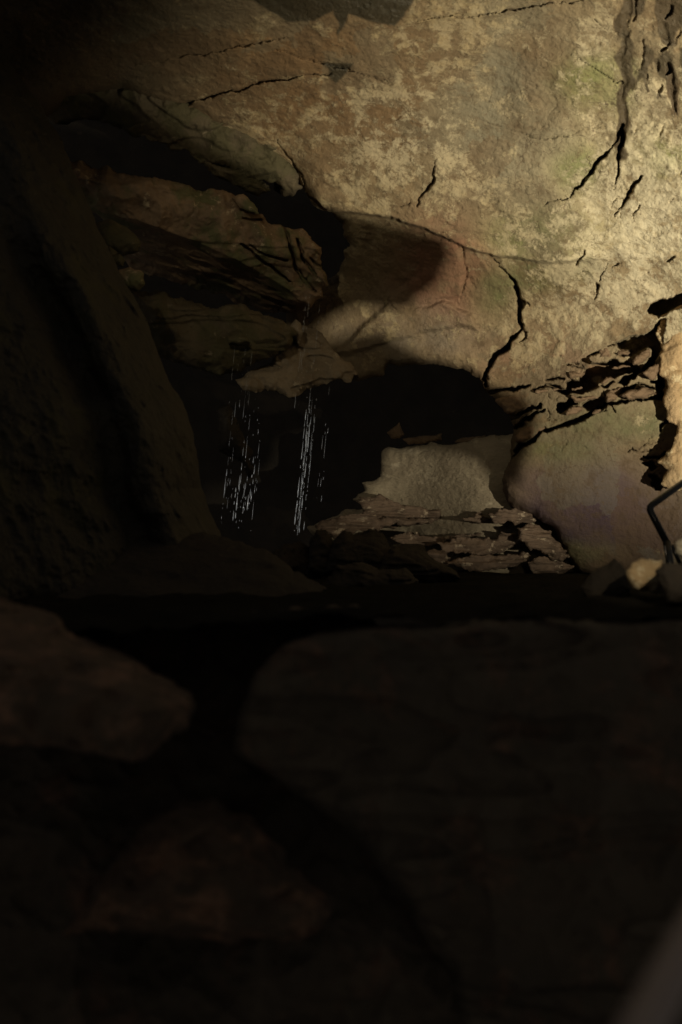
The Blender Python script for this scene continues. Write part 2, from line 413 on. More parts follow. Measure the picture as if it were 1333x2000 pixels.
# cracks: (points, half widths in photo pixels, depth in metres)
CRACKS = [
    (Z5((200, 165), (280, 245), (320, 300), (345, 380), (360, 440), (355, 520), (360, 590), (320, 640), (290, 700), (220, 740), (180, 800), (155, 860), (145, 935)),
     [0.5, 1.2, 2.8, 5.6, 5.4, 5, 2.8, 3.6, 4.2, 4.6, 5.2, 4.4, 4], 0.32),
    (Z5((365, 590), (392, 610), (395, 640), (360, 670)), [2, 4, 4, 1], 0.25),
    (Z5((390, 440), (420, 455)), [3, 1], 0.2),
    (Z5((745, 120), (720, 165), (695, 205)), [2.5, 3.2, 2.5], 0.2),
    (Z5((885, 205), (860, 260), (832, 305)), [2, 3, 1.5], 0.2),
    (Z5((808, 305), (826, 330), (828, 370), (812, 430)), [1, 3, 4, 0.8], 0.22),
    (Z5((965, 195), (930, 205), (900, 255)), [1, 4.5, 1], 0.14),
    (Z5((575, 175), (570, 235)), [2, 1], 0.12), (Z5((740, 240), (748, 255)), [2, 1], 0.1),
    (Z5((470, 185), (520, 190), (570, 170)), [0.8, 1.4, 0.8], 0.06),
    (Z5((360, 185), (440, 190)), [0.8, 1.2], 0.06),
    (Z5((690, 10), (820, 95), (920, 190)), [0.8, 1.1, 1.3], 0.05),
    (Z5((1090, 40), (1180, 120), (1280, 215)), [0.8, 1.0, 1.0], 0.05),
    (Z5((1245, 190), (1280, 165)), [3, 4], 0.15), (Z5((1085, 265), (1125, 258)), [1.6, 1], 0.08),
    (Z2((820, 770), (870, 740), (920, 735), (970, 670), (1030, 590), (1075, 550), (1110, 470)), [0.8, 1.5, 2.5, 4.5, 4.5, 3.5, 3.5], 0.25),
    (Z2((410, 600), (400, 680), (340, 765)), [2, 6, 3], 0.13), (Z2((330, 735), (278, 775)), [2, 2.5], 0.1),
    (Z2((600, 450), (720, 490), (830, 520), (960, 490), (1090, 450)), [1.2, 2, 2.2, 2, 1.4], 0.07),
    (Z2((560, 490), (640, 540), (690, 550)), [0.8, 1.2, 0.8], 0.05),
    (Z2((940, 215), (1040, 270), (1105, 312)), [1, 2.2, 2.4], 0.1),
    (Z2((1000, 65), (1040, 100), (1130, 137)), [2.5, 2, 1.2], 0.08),
    (Z2((340, 75), (440, 66), (640, 50), (800, 15), (960, 3)), [1.2, 2, 2.4, 2.8, 2.2], 0.11),
    (Z2((440, 280), (480, 230), (535, 205)), [0.8, 1.6, 0.8], 0.06),
    (Z2((230, 470), (270, 450), (310, 425)), [0.8, 1.8, 0.8], 0.07), (Z2((250, 520), (320, 490)), [1.5, 1.5], 0.06),
    (Z2((605, 380), (632, 325)), [1, 1.6], 0.06), (Z2((835, 480), (830, 430), (860, 400)), [0.8, 1.3, 0.8], 0.05),
    (Z2((705, 330), (800, 360), (860, 330)), [0.6, 1.2, 0.6], 0.04), (Z2((740, 590), (820, 630)), [0.6, 1.2], 0.04),
    ([(358, 206), (430, 184), (520, 161), (600, 148), (645, 143)], [3, 4.2, 2.6, 2, 1.6], 0.16),
    ([(265, 128), (400, 105), (480, 88), (560, 74)], [1.4, 2.2, 2.8, 1.4], 0.1),
    ([(540, 97), (600, 115), (645, 128), (690, 137), (765, 163)], [1.4, 2, 3, 2.2, 1.4], 0.1),
    ([(540, 65), (660, 55)], [0.6, 1], 0.04),
    ([(535, 270), (565, 305), (590, 345), (603, 385)], [1, 3, 4, 5], 0.18),
    ([(760, 590), (775, 608), (785, 618)], [1, 2, 1.5], 0.12), ([(925, 620), (938, 645)], [0.8, 1.5], 0.1),
    ([(860, 452), (885, 470), (905, 490), (912, 530), (895, 590)], [2, 3.5, 5, 4, 2], 0.06),
    # vertical brown groove, top right
    (ZA((520, -60), (520, 0), (500, 300), (470, 500), (430, 750), (440, 1000), (440, 1200), (480, 1500), (450, 1800), (430, 2000)),
     [13, 13, 12, 11, 13, 13, 9, 11, 9, 4], 0.03),
    (ZA((430, 1650), (440, 1800), (410, 1950)), [3.5, 5, 3], 0.3),
    (ZA((620, 0), (600, 150), (590, 270)), [6, 5, 3], 0.12), (ZA((720, 530), (710, 700), (660, 900), (560, 960)), [5, 6, 5, 2], 0.12),
    (ZA((740, 980), (750, 1110)), [4, 1], 0.1),
    (ZA((1070, 80), (1080, 180), (1010, 240)), [7, 6, 3], 0.2), (ZA((940, 640), (1000, 620)), [4, 7], 0.3),
    (ZA((1030, 850), (1070, 920), (1040, 960)), [8, 11, 5], 0.35), (ZA((880, 820), (900, 900)), [7, 4], 0.12),
    (ZA((1080, 980), (1090, 1200), (1120, 1400), (1135, 1540)), [10, 11, 5, 1], 0.14), (ZA((930, 1130), (900, 1270)), [4, 1.5], 0.14),
    (ZA((960, 300), (1000, 450), (1050, 560)), [9, 12, 8], 0.1), (ZA((1180, 400), (1150, 560)), [9, 5], 0.1),
    (ZA((990, 1590), (960, 1720), (880, 1820)), [1.5, 4, 1], 0.1), (ZA((620, 1720), (570, 1860)), [3.5, 1], 0.12),
    (ZB((195, 15), (80, 110), (20, 190), (0, 290), (-150, 420)), [4, 4.5, 4, 2.5, 1.2], 0.22),
    (ZB((350, 0), (340, 120), (330, 260), (308, 405)), [6, 6, 5, 1.2], 0.2),
    (ZB((575, 240), (520, 330), (440, 480), (360, 610), (298, 700)), [3.5, 4.5, 7, 2.5, 1.5], 0.25),
    (ZB((410, 525), (290, 500), (255, 560), (238, 630)), [2, 1.5, 2, 1.2], 0.15), (ZB((415, 400), (470, 405)), [1.2, 1.5], 0.1),
    (ZB((298, 700), (368, 728), (375, 600)), [1.5, 1.8, 1], 0.12), (ZB((565, 570), (535, 630), (500, 715)), [2, 2.2, 2], 0.14),
    (ZB((920, 490), (912, 545)), [2.5, 1], 0.08), (ZB((1046, 190), (985, 240)), [2.5, 1], 0.1), (ZB((150, 620), (230, 575)), [1, 1], 0.06),
    # broken band
    (Z3((-20, 515), (100, 493), (200, 490), (315, 465)), [6, 5, 4, 1.5], 0.35),
    (Z3((60, 560), (100, 600), (130, 650)), [4, 4, 2], 0.25),
    (Z3((330, 492), (400, 467), (480, 480), (530, 495)), [1.5, 3, 3.5, 4], 0.3),
    (Z3((130, 690), (230, 662), (300, 622), (375, 595)), [5, 5, 4, 2.5], 0.35),
    (Z3((190, 745), (270, 690), (350, 640), (400, 622)), [3.5, 4.5, 3, 1.5], 0.3),
    (Z3((195, 910), (240, 870), (330, 832), (380, 775), (470, 747), (560, 722), (650, 690), (720, 650), (790, 615)), [4, 6, 4, 4, 3.5, 5, 6, 6, 4], 0.4),
    (Z3((170, 970), (205, 915)), [1.2, 2.5], 0.25),
    (Z3((405, 425), (470, 410), (535, 412)), [2.5, 4, 2.5], 0.25), (Z3((520, 322), (600, 322), (655, 330)), [1, 4.5, 5], 0.25),
    (Z3((690, 262), (735, 240), (775, 205)), [3, 5, 2], 0.25), (Z3((815, 192), (890, 182)), [1.5, 3], 0.2),
    (Z3((880, 250), (960, 262)), [2, 3], 0.2), (Z3((400, 690), (470, 695)), [1.5, 2], 0.2), (Z3((430, 520), (440, 560), (490, 560), (500, 520)), [2, 2, 2, 1.5], 0.15),
    (Z3((420, 620), (435, 660), (400, 690)), [1.5, 2, 1], 0.15),
    (Z3((800, 585), (900, 578), (1000, 565), (1100, 552), (1195, 545)), [3, 3.5, 3.5, 4, 4.5], 0.35),
    (Z3((1195, 350), (1205, 430), (1175, 490), (1192, 550)), [3, 6, 8, 4], 0.4), (Z3((1130, 440), (1170, 450)), [4, 6], 0.35),
    (Z3((910, 512), (960, 483), (1040, 460), (1135, 482)), [2.5, 4, 3, 1.5], 0.3), (Z3((860, 590), (880, 650)), [4, 3], 0.25),
    (Z3((800, 480), (805, 540)), [1.5, 1.5], 0.2), (Z3((700, 640), (760, 650), (800, 640)), [1, 2, 2], 0.2),
    (Z3((545, 845), (505, 905)), [1.5, 1], 0.1),
    (Z3((1400, 520), (1333, 590), (1310, 640), (1250, 690), (1190, 735), (1182, 790)), [6, 5, 4, 3.5, 4, 1.5], 0.3),
    (Z3((970, 917), (1000, 905), (1040, 888), (1090, 850), (1120, 815)), [2, 2, 1.5, 1.2, 0.8], 0.14),
    (Z3((1005, 875), (1000, 905), (1100, 912), (1190, 895)), [1.5, 2.2, 2, 1], 0.14), (Z3((1040, 865), (1130, 860), (1230, 830)), [1, 1.4, 1], 0.1),
    (Z3((1080, 950), (1160, 945), (1260, 930), (1300, 880), (1345, 845)), [1.5, 3, 4, 8, 9], 0.3),
    (Z3((1210, 390), (1270, 372), (1345, 375)), [1.5, 2.2, 1.5], 0.15), (Z3((1150, 290), (1165, 340), (1200, 360)), [1.5, 1.5, 1.5], 0.15),
    (Z3((1270, 230), (1310, 150)), [2, 1], 0.12), (Z3((1270, 570), (1340, 585)), [2, 3], 0.2),
]
PITS = [  # black hollows: (outline, depth in metres)
    (Z3((885, 178), (960, 142), (1080, 130), (1140, 70), (1165, 25), (1235, 10), (1195, 110), (1185, 250), (1150, 310), (1110, 360), (1062, 385), (1055, 350), (1110, 290), (1130, 235), (1105, 195), (1040, 240), (990, 275), (958, 262), (972, 230), (900, 200)), 0.6),
    (Z3((655, 290), (700, 278), (720, 310), (780, 310), (860, 290), (900, 300), (980, 300), (1040, 340), (1062, 362), (1030, 400), (960, 440), (925, 475), (888, 445), (950, 400), (1000, 372), (930, 388), (880, 408), (820, 400), (770, 440), (760, 470), (700, 500), (640, 510), (560, 522), (515, 500), (550, 480), (540, 430), (600, 420), (640, 430), (650, 400), (680, 350), (650, 330)), 0.6),
    (Z3((640, 585), (700, 555), (800, 545), (808, 600), (760, 640), (690, 622), (655, 600)), 0.5),
    (Z3((500, 575), (560, 550), (612, 580), (560, 620), (512, 655), (480, 642)), 0.5),
    (Z3((860, 430), (882, 440), (800, 470), (765, 465)), 0.4),
    (Z5((1125, 485), (1160, 440), (1200, 415), (1280, 395), (1420, 365), (1420, 450), (1300, 470), (1230, 512), (1190, 530), (1150, 505)), 0.7),
    ([(1254, 903), (1276, 898), (1284, 912), (1276, 922), (1270, 915)], 0.3),
    ([(1270, 930), (1282, 926), (1290, 935), (1298, 940), (1290, 956), (1276, 952), (1272, 945), (1278, 940)], 0.3),
]
LIP = [(585, 372), (640, 412), (700, 416), (760, 425), (830, 447), (880, 470), (930, 490), (985, 503), (1060, 514), (1120, 510), (1175, 508)]
LIP_LONG = [(-500, 230), (100, 200), (330, 215), (520, 300)] + LIP + [(1260, 545), (1330, 575), (1800, 500)]
def blob(X, Y, cx, cy, rx, ry, ang=0, p=1.0):
    c, s = math.cos(math.radians(ang)), math.sin(math.radians(ang))
    u = ((X - cx) * c + (Y - cy) * s) / rx; v = (-(X - cx) * s + (Y - cy) * c) / ry
    return np.exp(-(u * u + v * v) * p)
_feat = {}
def wall_depth(X, Y, sd):
    D = base_depth(X, Y)
    P = unproj(X, Y, D)
    # large planes, joints and roughness of the limestone
    big = fbm(P, 0.9, 3, 11)
    D = D - 0.10 * big
    rid = fbm(P * np.array([1, 1, 1.6]), 2.6, 5, 31, 0.55, ridged=True)
    smooth = blob(X, Y, 1150, 990, 190, 130) * 0.8 + 0.35 * blob(X, Y, 780, 620, 130, 90)
    chip = fbm(P, 5.0, 5, 77, 0.6)
    D = D - (0.018 * rid + 0.02 * chip + 0.007 * sstep(0.05, 0.22, chip)) * (1 - np.clip(smooth, 0, 0.75))
    # lip where the ceiling slab ends
    wx = X + 5 * fbm2(X, Y, 22, 3, 41); wy = Y + 5 * fbm2(X, Y, 22, 3, 43)
    d, par = seg_dist(wx, wy, LIP)
    yl = np.interp(wx, [p[0] for p in LIP], [p[1] for p in LIP])
    s = yl - wy
    fade = sstep(560, 640, X) * (1 - sstep(1080, 1200, X))
    D = D - fade * 0.20 * sstep(-3, 3, s) * np.exp(-np.clip(s, 0, 500) / 90)
    # plate below the crack, pink slab edge
    for pts, a in (([(640, 700), (700, 690), (800, 660), (900, 640), (938, 648), (925, 612), (870, 585), (800, 600), (760, 585)], 0.07),
                   ([(830, 455), (890, 470), (912, 520), (900, 580), (800, 605), (740, 590), (815, 540)], 0.05)):
        D = D - a * sstep(-2, 10, sdist(wx, wy, pts))
    # hollows and cracks
    dark = np.zeros_like(D)
    jx = X + 8 * fbm2(X, Y, 16, 5, 71); jy = Y + 8 * fbm2(X, Y, 16, 5, 73)
    for pts, dep in PITS:
        x0, x1 = min(p[0] for p in pts) - 14, max(p[0] for p in pts) + 14
        y0, y1 = min(p[1] for p in pts) - 14, max(p[1] for p in pts) + 14
        m = (X > x0) & (X < x1) & (Y > y0) & (Y < y1)
        if not m.any(): continue
        q = sdist(jx[m], jy[m], pts)
        D[m] += dep * sstep(-1.2, 2.5, q); dark[m] = np.maximum(dark[m], sstep(-1, 2, q))
    for pts, ws, dep in CRACKS:
        mw = max(ws) + 12
        x0, x1 = min(p[0] for p in pts) - mw, max(p[0] for p in pts) + mw
        y0, y1 = min(p[1] for p in pts) - mw, max(p[1] for p in pts) + mw
        m = (X > x0) & (X < x1) & (Y > y0) & (Y < y1)
        if not m.any(): continue
        q, par = seg_dist(jx[m], jy[m], pts)
        if x0 > 1180 and y1 < 300: dep = dep * 0.4
        ww = np.interp(par, np.arange(len(ws)), ws)
        if dep < 0.3:
            ww = ww * (0.62 + 0.5 * fbm2(X[m], Y[m], 26, 2, 79)); dep = dep * 0.75
        e = 1 - sstep(0.25 if dep < 0.3 else 0.45, 1.25, q / np.maximum(ww, 0.5))
        D[m] += dep * e * np.clip(ww / 2.6, 0.3, 1)
    # the edge of the slab turns back into the gap
    D = D + 0.18 * np.exp(-sd / 7.0) * (sd < 60)
    _feat['rid'] = rid
    return D
def wall_attrs(X, Y, P):
    n = fbm(P, 1.3, 4, 5); n2 = fbm(P, 4.5, 5, 8)
    def put(c, colr, m): m = np.clip(m, 0, 1)[..., None]; return c * (1 - m) + np.array(colr) * m
    j = lambda *a, **k: np.clip(blob(X, Y, *a, **k) * (1.15 + 1.3 * n2 + 0.5 * n), 0, 1)
    c = np.zeros(X.shape + (3,)) + np.array((0.20, 0.145, 0.078))
    c = put(c, (0.215, 0.125, 0.055), j(620, 150, 230, 150))
    c = put(c, (0.055, 0.043, 0.025), (1 - sstep(150, 560, X)) * 0.92 * (Y < 300))  # lamp falloff put into the tint: ceiling darkens to the left
    c = put(c, (0.185, 0.155, 0.10), j(1040, 250, 160, 190))
    c = put(c, (0.50, 0.40, 0.24), j(1270, 470, 200, 190))  # paler tint painted at the lamp's hot spot, strengthening its falloff
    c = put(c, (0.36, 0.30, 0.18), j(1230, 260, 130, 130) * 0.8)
    c = put(c, (0.26, 0.185, 0.105), j(1080, 620, 130, 80))
    c = put(c, (0.23, 0.108, 0.064), j(868, 540, 80, 95) * 1.4)
    c = put(c, (0.185, 0.145, 0.10), j(780, 660, 150, 70))
    c = put(c, (0.23, 0.135, 0.08), j(1060, 720, 110, 50))
    c = put(c, (0.092, 0.060, 0.066), np.clip((1.4 + 0.5 * n2) * blob(X, Y, 1160, 1000, 190, 110), 0, 1))  # violet cast of mixed lamp light, put into the slab's tint
    c = put(c, (0.058, 0.037, 0.054), np.clip((1.3 + 0.5 * n) * blob(X, Y, 1190, 1060, 110, 60), 0, 1))  # same painted violet, deeper low on the slab
    c = put(c, (0.30, 0.22, 0.125), j(1310, 800, 60, 160))
    for a in ((1170, 170, 60, 50), (1120, 150, 40, 30), (1060, 455, 95, 42), (1130, 330, 40, 40), (1230, 140, 22, 30), (1300, 300, 40, 40)):
        c = put(c, (0.19, 0.195, 0.075), j(*a) * 0.95)
    for a in ((1050, 540, 60, 36), (965, 575, 40, 42), (1200, 830, 110, 34), (1090, 880, 80, 22), (1150, 525, 30, 24)):
        c = put(c, (0.12, 0.118, 0.048), j(*a))
    c = put(c, (0.16, 0.15, 0.07), j(1120, 1085, 90, 25) * 0.8)
    # brown water stains, dark wet patch at the top, hole lining
    q, par = seg_dist(X + 6 * n2 * 4, Y, ZA((520, -60), (520, 0), (500, 300), (470, 500), (430, 750), (440, 1000), (440, 1200), (480, 1500), (450, 1800), (430, 2000)))
    c = put(c, (0.075, 0.050, 0.026), 0.92 * (1 - sstep(10, 16, q)))
    wxx = X + 10 * n2; wyy = Y + 26 * n2 + 10 * n
    st = np.zeros_like(X)
    for pg in (ZA((850, -80), (1260, -80), (1260, 300), (1170, 420), (1130, 560), (1040, 600), (960, 560), (900, 400), (880, 250), (830, 80)),
               ZA((600, -80), (740, -80), (700, 120), (640, 230), (600, 280), (575, 150)), ZA((690, 520), (760, 540), (840, 620), (860, 760), (780, 860), (730, 1000), (760, 1100), (720, 1090), (690, 960), (570, 960), (660, 880), (700, 720)),
               ZA((850, 780), (940, 690), (1060, 720), (1110, 830), (1130, 950), (1160, 1100), (1160, 1300), (1130, 1530), (1080, 1330), (1010, 1150), (1000, 1000), (900, 960)),
               ZA((900, 1120), (970, 1150), (900, 1290), (870, 1250)), ZA((1180, 600), (1300, 560), (1300, 1000), (1200, 900))):
        st = np.maximum(st, 0.92 * sstep(-1.5, 2.5, sdist(wxx, wyy, pg)))
    c = put(c, (0.055, 0.040, 0.022), st)
    c = put(c, (0.05, 0.037, 0.022), (1 - sstep(6, 12, seg_dist(X, Y, ZA((1000, 700), (1080, 980), (1090, 1200), (1125, 1450)))[0])) * 0.9)
    pw = [(478, -60), (485, 0), (520, 25), (560, 42), (610, 36), (650, 14), (660, 40), (665, 74), (672, 40), (680, 22), (720, 34), (770, 46), (812, 0), (830, -60)]
    wet = sstep(-3, 4, sdist(X + 14 * n2, Y + 14 * n, pw))
    spot = sstep(-2, 4, sdist(X + 8 * n2, Y + 8 * n, [(622, 118), (690, 122), (678, 140), (658, 162), (645, 150), (640, 132)]))
    wet = np.maximum(wet, spot)
    wet = np.maximum(wet, np.maximum(0.62 * (1 - sstep(9, 15, q)), 0.6 * st))
    c = put(c, (0.085, 0.074, 0.05), (wet > 0.7) * wet * 0.95)
    pale = -0.004 + 0.078 * np.clip(0.55 * blob(X, Y, 780, 280, 220, 150) + blob(X, Y, 1240, 420, 150, 260) + 0.6 * blob(X, Y, 900, 90, 160, 90) + 0.5 * blob(X, Y, 1060, 640, 110, 80), 0, 1.2)
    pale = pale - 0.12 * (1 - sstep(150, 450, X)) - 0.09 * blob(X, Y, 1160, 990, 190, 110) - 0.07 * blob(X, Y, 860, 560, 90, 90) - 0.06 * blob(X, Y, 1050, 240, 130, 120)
    pale = pale - 0.3 * (wet > 0.7) * wet - 0.2 * (1 - sstep(10, 16, q)) - 0.15 * st
    pale = pale - 0.06 * blob(X, Y, 620, 110, 150, 60) - 0.05 * sstep(640, 800, Y)
    lite = np.clip(0.45 * blob(X, Y, 800, 270, 150, 110) + 1.0 * blob(X, Y, 1280, 450, 220, 260) + 0.35 * blob(X, Y, 1150, 100, 150, 100), 0, 1)  # crust colour lightened toward the lamp's hot spot, part of the painted falloff
    return {'tint': c, 'pale': pale, 'wet': wet, 'lite': lite}

WALL_POLY = [(-380, -290), (1680, -290), (1680, 1135), (1150, 1135), (1110, 1085), (1082, 1035), (1040, 1003), (1000, 990), (982, 960), (984, 930),
             (998, 895), (1000, 870), (1003, 832), (985, 795), (958, 772), (935, 740), (905, 722), (850, 712), (760, 713), (748, 735), (700, 744), (655, 740), (630, 745),
             (560, 735), (560, 560), (640, 545), (664, 528), (674, 505), (668, 492), (683, 480), (668, 458), (670, 440), (650, 418), (610, 398),  # jagged edge follows the slab tip's shadow, cut as a gap
             (590, 372), (570, 335), (520, 300), (420, 258), (330, 216), (240, 172), (130, 190), (90, 230), (-380, 260)]
def rng(a, b, s): return list(np.arange(a, b, s))
xs = rng(-380, -8, 12) + rng(-8, 400, 3) + rng(400, 1341, 1.9) + rng(1341, 1690, 12)
ys = rng(-290, -8, 12) + rng(-8, 1140, 1.9)
lipx = [p[0] for p in LIP_LONG]; lipy = [p[1] for p in LIP_LONG]
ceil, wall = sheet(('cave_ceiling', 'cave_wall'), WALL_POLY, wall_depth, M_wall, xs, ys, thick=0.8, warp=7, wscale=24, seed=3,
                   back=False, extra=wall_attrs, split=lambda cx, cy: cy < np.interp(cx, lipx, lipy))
struct(ceil); struct(wall)

# ------------------------------------------------------------------ rocks of any outline
def rock(name, poly, d0, mat, gx=0.0, gy=0.0, bulge=0.25, R=60, amp=0.05, freq=3.0, thick=0.5, pitch=3.0, warp=5, wscale=26, seed=1,
         parent=None, plates=0.0, margin=12, aniso=None, off_pitch=10, hole=None, dfn=None, fine=0.0):
    px = [p[0] for p in poly]; py = [p[1] for p in poly]
    cx, cy = 0.5 * (min(px) + max(px)), 0.5 * (min(py) + max(py))
    def axis(a, b, lo, hi):
        v = []
        x = a
        while x < b:
            v.append(x); x += pitch if lo - 8 <= x <= hi + 8 else off_pitch
        return v + [b]
    xs = axis(min(px) - margin, max(px) + margin, 0, 1333); ys = axis(min(py) - margin, max(py) + margin, 0, 2000)
    def df(X, Y, sd):
        t = np.clip(sd / R, 0, 1)
        D = d0 + gx * (X - cx) / 100 + gy * (Y - cy) / 100 - bulge * np.sqrt(1 - (1 - t) ** 2)
        if dfn is not None: D = D + dfn(X, Y)
        P = unproj(X, Y, D)
        if aniso is not None: P = P @ np.asarray(aniso, float)
        n = fbm(P, freq, 5, seed * 7 + 1, 0.52, ridged=True) + 0.7 * fbm(P, freq * 0.6, 3, seed * 7 + 2)
        D = D - amp * n
        if fine: D = D - fine * fbm(P, 22.0, 4, seed + 3, 0.65)
        if plates:
            q = fbm(P * np.array([0.6, 0.6, 2.2]), freq * 0.55, 3, seed * 7 + 3)
            D = D - plates * (sstep(-0.02, 0.03, q) + sstep(-0.26, -0.22, q) + sstep(0.22, 0.26, q))
        return D
    return sheet(name, poly, df, mat, xs, ys, thick=thick, warp=warp, wscale=wscale, seed=seed + 20, parent=parent, back=True, hole=hole)

def grooves(lines):
    def f(X, Y):
        jx = X + 4 * fbm2(X, Y, 14, 4, 201); jy = Y + 4 * fbm2(X, Y, 14, 4, 203)
        D = np.zeros_like(X)
        for pts, wd, dep in lines:
            q, par = seg_dist(jx, jy, pts)
            ww = np.interp(par, np.arange(len(wd)), wd)
            D = D + dep * (1 - sstep(0.3, 1.2, q / ww))
        return D
    return f
SLAB_CRACKS = grooves([([(556, 440), (562, 456), (567, 483), (580, 528), (598, 550), (618, 570)], [2, 3.5, 3, 4, 3.5, 2.5], 0.16),
                       ([(580, 466), (586, 482), (592, 506), (606, 524), (618, 540)], [2, 3, 3, 3.5, 2], 0.16), ([(606, 505), (616, 518), (636, 522)], [2, 3, 2], 0.14),
                       ([(470, 478), (482, 484), (508, 506), (530, 520), (544, 532), (566, 550)], [1.5, 2.5, 3, 2.5, 3, 1.5], 0.12),
                       ([(488, 480), (526, 501), (562, 510)], [1.5, 2.5, 1.5], 0.10), ([(476, 424), (495, 430), (510, 430)], [2, 3, 2], 0.12)])

# back of the cave behind the gap
o = rock('cave_end_wall', [(-900, -300), (2000, -300), (2000, 1400), (-900, 1400)], 15.0, M_dark, bulge=0.0, amp=0.25, freq=0.8, thick=0.3, pitch=18, off_pitch=40, warp=0)
struct(o)
# low recess under the slab
o = rock('recess_wall', [(760, 874), (800, 872), (840, 864), (880, 868), (940, 856), (1000, 848), (1120, 848), (1130, 1140), (600, 1150), (620, 1060), (602, 1030), (650, 1005), (715, 990), (690, 975), (716, 958), (708, 944), (742, 932), (746, 884)],
         11.3, M_recess, gx=0, gy=0.03, bulge=0.12, R=30, amp=0.035, freq=1.4, fine=0.007, dfn=lambda X, Y: -1.02 * sstep(740, 980, X), thick=1.2, pitch=2.0, warp=7, seed=4)
struct(o); RECESS = o
# flakes hanging from the recess roof
for i, (pl, d) in enumerate([([(755, 845), (770, 835), (780, 825), (790, 848), (780, 857), (765, 856)], 10.9), ([(786, 858), (815, 853), (850, 850), (865, 846), (862, 860), (830, 866), (800, 868)], 10.9),
                             ([(885, 862), (905, 855), (950, 850), (945, 866), (910, 870)], 10.95)]):
    rock('roof_flake', pl, d, M_shard, bulge=0.05, R=8, amp=0.02, freq=8, thick=0.2, pitch=2, warp=3, wscale=10, seed=30 + i, parent=RECESS)

# broken strata at the foot of the recess
STR = [
    ([(690, 975), (735, 968), (790, 985), (862, 998), (862, 1016), (840, 1022), (800, 1026), (750, 1030), (700, 1018), (715, 1000)], 10.75, 0.10),
    ([(612, 1024), (660, 1008), (720, 1005), (780, 1010), (850, 1014), (845, 1024), (800, 1028), (750, 1028), (745, 1040), (700, 1038), (660, 1052), (640, 1040)], 10.55, 0.10),
    ([(900, 1010), (935, 1001), (955, 1008), (962, 1018), (940, 1022), (905, 1018)], 10.2, 0.06),
    ([(955, 1005), (990, 993), (1030, 998), (1048, 1012), (1040, 1022), (1000, 1022), (965, 1018)], 9.95, 0.08),
    ([(765, 1050), (800, 1042), (860, 1050), (930, 1040), (950, 1046), (940, 1062), (880, 1062), (820, 1066), (780, 1062)], 10.35, 0.08),
    ([(850, 1062), (900, 1052), (960, 1050), (990, 1040), (1020, 1045), (1030, 1065), (990, 1072), (960, 1085), (900, 1082), (870, 1076)], 9.95, 0.10),
    ([(1010, 1035), (1045, 1022), (1075, 1040), (1095, 1065), (1112, 1090), (1095, 1098), (1060, 1080), (1035, 1070), (1015, 1055)], 9.75, 0.12),
    ([(880, 1090), (930, 1082), (980, 1085), (1030, 1078), (1040, 1095), (1000, 1106), (950, 1118), (900, 1112), (870, 1102)], 9.9, 0.08),
    ([(1030, 1098), (1060, 1088), (1095, 1098), (1120, 1112), (1090, 1126), (1040, 1122)], 9.7, 0.08),
    ([(828, 1080), (845, 1070), (868, 1078), (880, 1095), (872, 1106), (850, 1104), (835, 1094)], 10.0, 0.10),
]
for i, (pl, d, b) in enumerate(STR):
    rock('strata_slab', pl, d, M_strata, bulge=0.6 * b, R=10, amp=0.05, freq=4, aniso=np.diag([0.6, 1.0, 3.0]), thick=0.45, pitch=2, warp=9, wscale=14, seed=40 + i, parent=RECESS, plates=0.04)

# loose shards wedged in the broken band of the wall
SH = [
    (Z3((765, 215), (830, 195), (890, 200), (885, 250), (840, 280), (770, 270)), 9.0), (Z3((895, 210), (960, 220), (975, 240), (960, 262), (890, 255)), 8.95),
    (Z3((990, 290), (1050, 240), (1110, 200), (1118, 250), (1085, 300), (1040, 330), (1000, 320)), 8.85), (Z3((560, 370), (640, 360), (680, 375), (650, 410), (560, 420)), 9.2),
    (Z3((770, 440), (820, 410), (880, 415), (850, 440), (790, 460)), 9.05), (Z3((60, 560), (140, 530), (250, 520), (320, 540), (300, 600), (200, 650), (130, 650)), 9.55),
    (Z3((540, 640), (590, 600), (640, 605), (662, 625), (620, 655), (550, 670)), 9.2), (Z3((900, 530), (980, 490), (1060, 475), (1140, 500), (1165, 525), (1090, 548), (960, 562)), 8.85),
    (Z3((1060, 370), (1110, 340), (1165, 310), (1175, 370), (1150, 420), (1120, 430)), 8.75), (Z3((590, 480), (650, 465), (660, 478), (580, 500)), 9.2),
    (Z3((560, 530), (640, 545), (740, 515), (800, 520), (780, 545), (660, 570), (600, 575)), 9.15), (Z3((190, 800), (280, 740), (370, 700), (440, 700), (380, 765), (300, 830), (210, 850)), 9.5),
    (Z3((810, 510), (900, 470), (930, 480), (880, 560), (815, 570)), 9.0), (Z3((330, 500), (420, 480), (500, 490), (440, 512), (350, 520)), 9.4),
    (Z3((860, 330), (930, 325), (980, 335), (920, 350), (850, 348)), 9.05), (Z3((705, 650), (770, 630), (790, 640), (740, 665)), 9.15),
]
for i, (pl, d) in enumerate(SH):
    rock('rock_shard', pl, d + 0.12, M_shard, bulge=0.07, R=8, amp=0.03, freq=7, thick=0.3, pitch=2, warp=5, wscale=14, seed=70 + i, parent=wall, plates=0.015)

# pale rock mass at the right edge
o = rock('rock_buttress', [(1292, 620), (1310, 608), (1345, 590), (1640, 540), (1640, 960), (1420, 965), (1320, 955), (1296, 945), (1300, 920), (1283, 905), (1297, 885), (1318, 860), (1320, 830), (1300, 815), (1296, 790), (1300, 745), (1288, 720), (1290, 680), (1286, 650)],
         8.58, rock_material('buttress_rock', (0.44, 0.31, 0.175), (0.34, 0.23, 0.12), pale=(0.54, 0.43, 0.26), pale_thr=0.54), gx=-0.2, bulge=0.08, R=30, amp=0.055, freq=2.2, thick=0.7, pitch=2.0, warp=11, seed=6, plates=0.02, fine=0.012)
tag(o, 'pale cream knobbly rock mass bulging in at the right edge above the railing', 'rock')

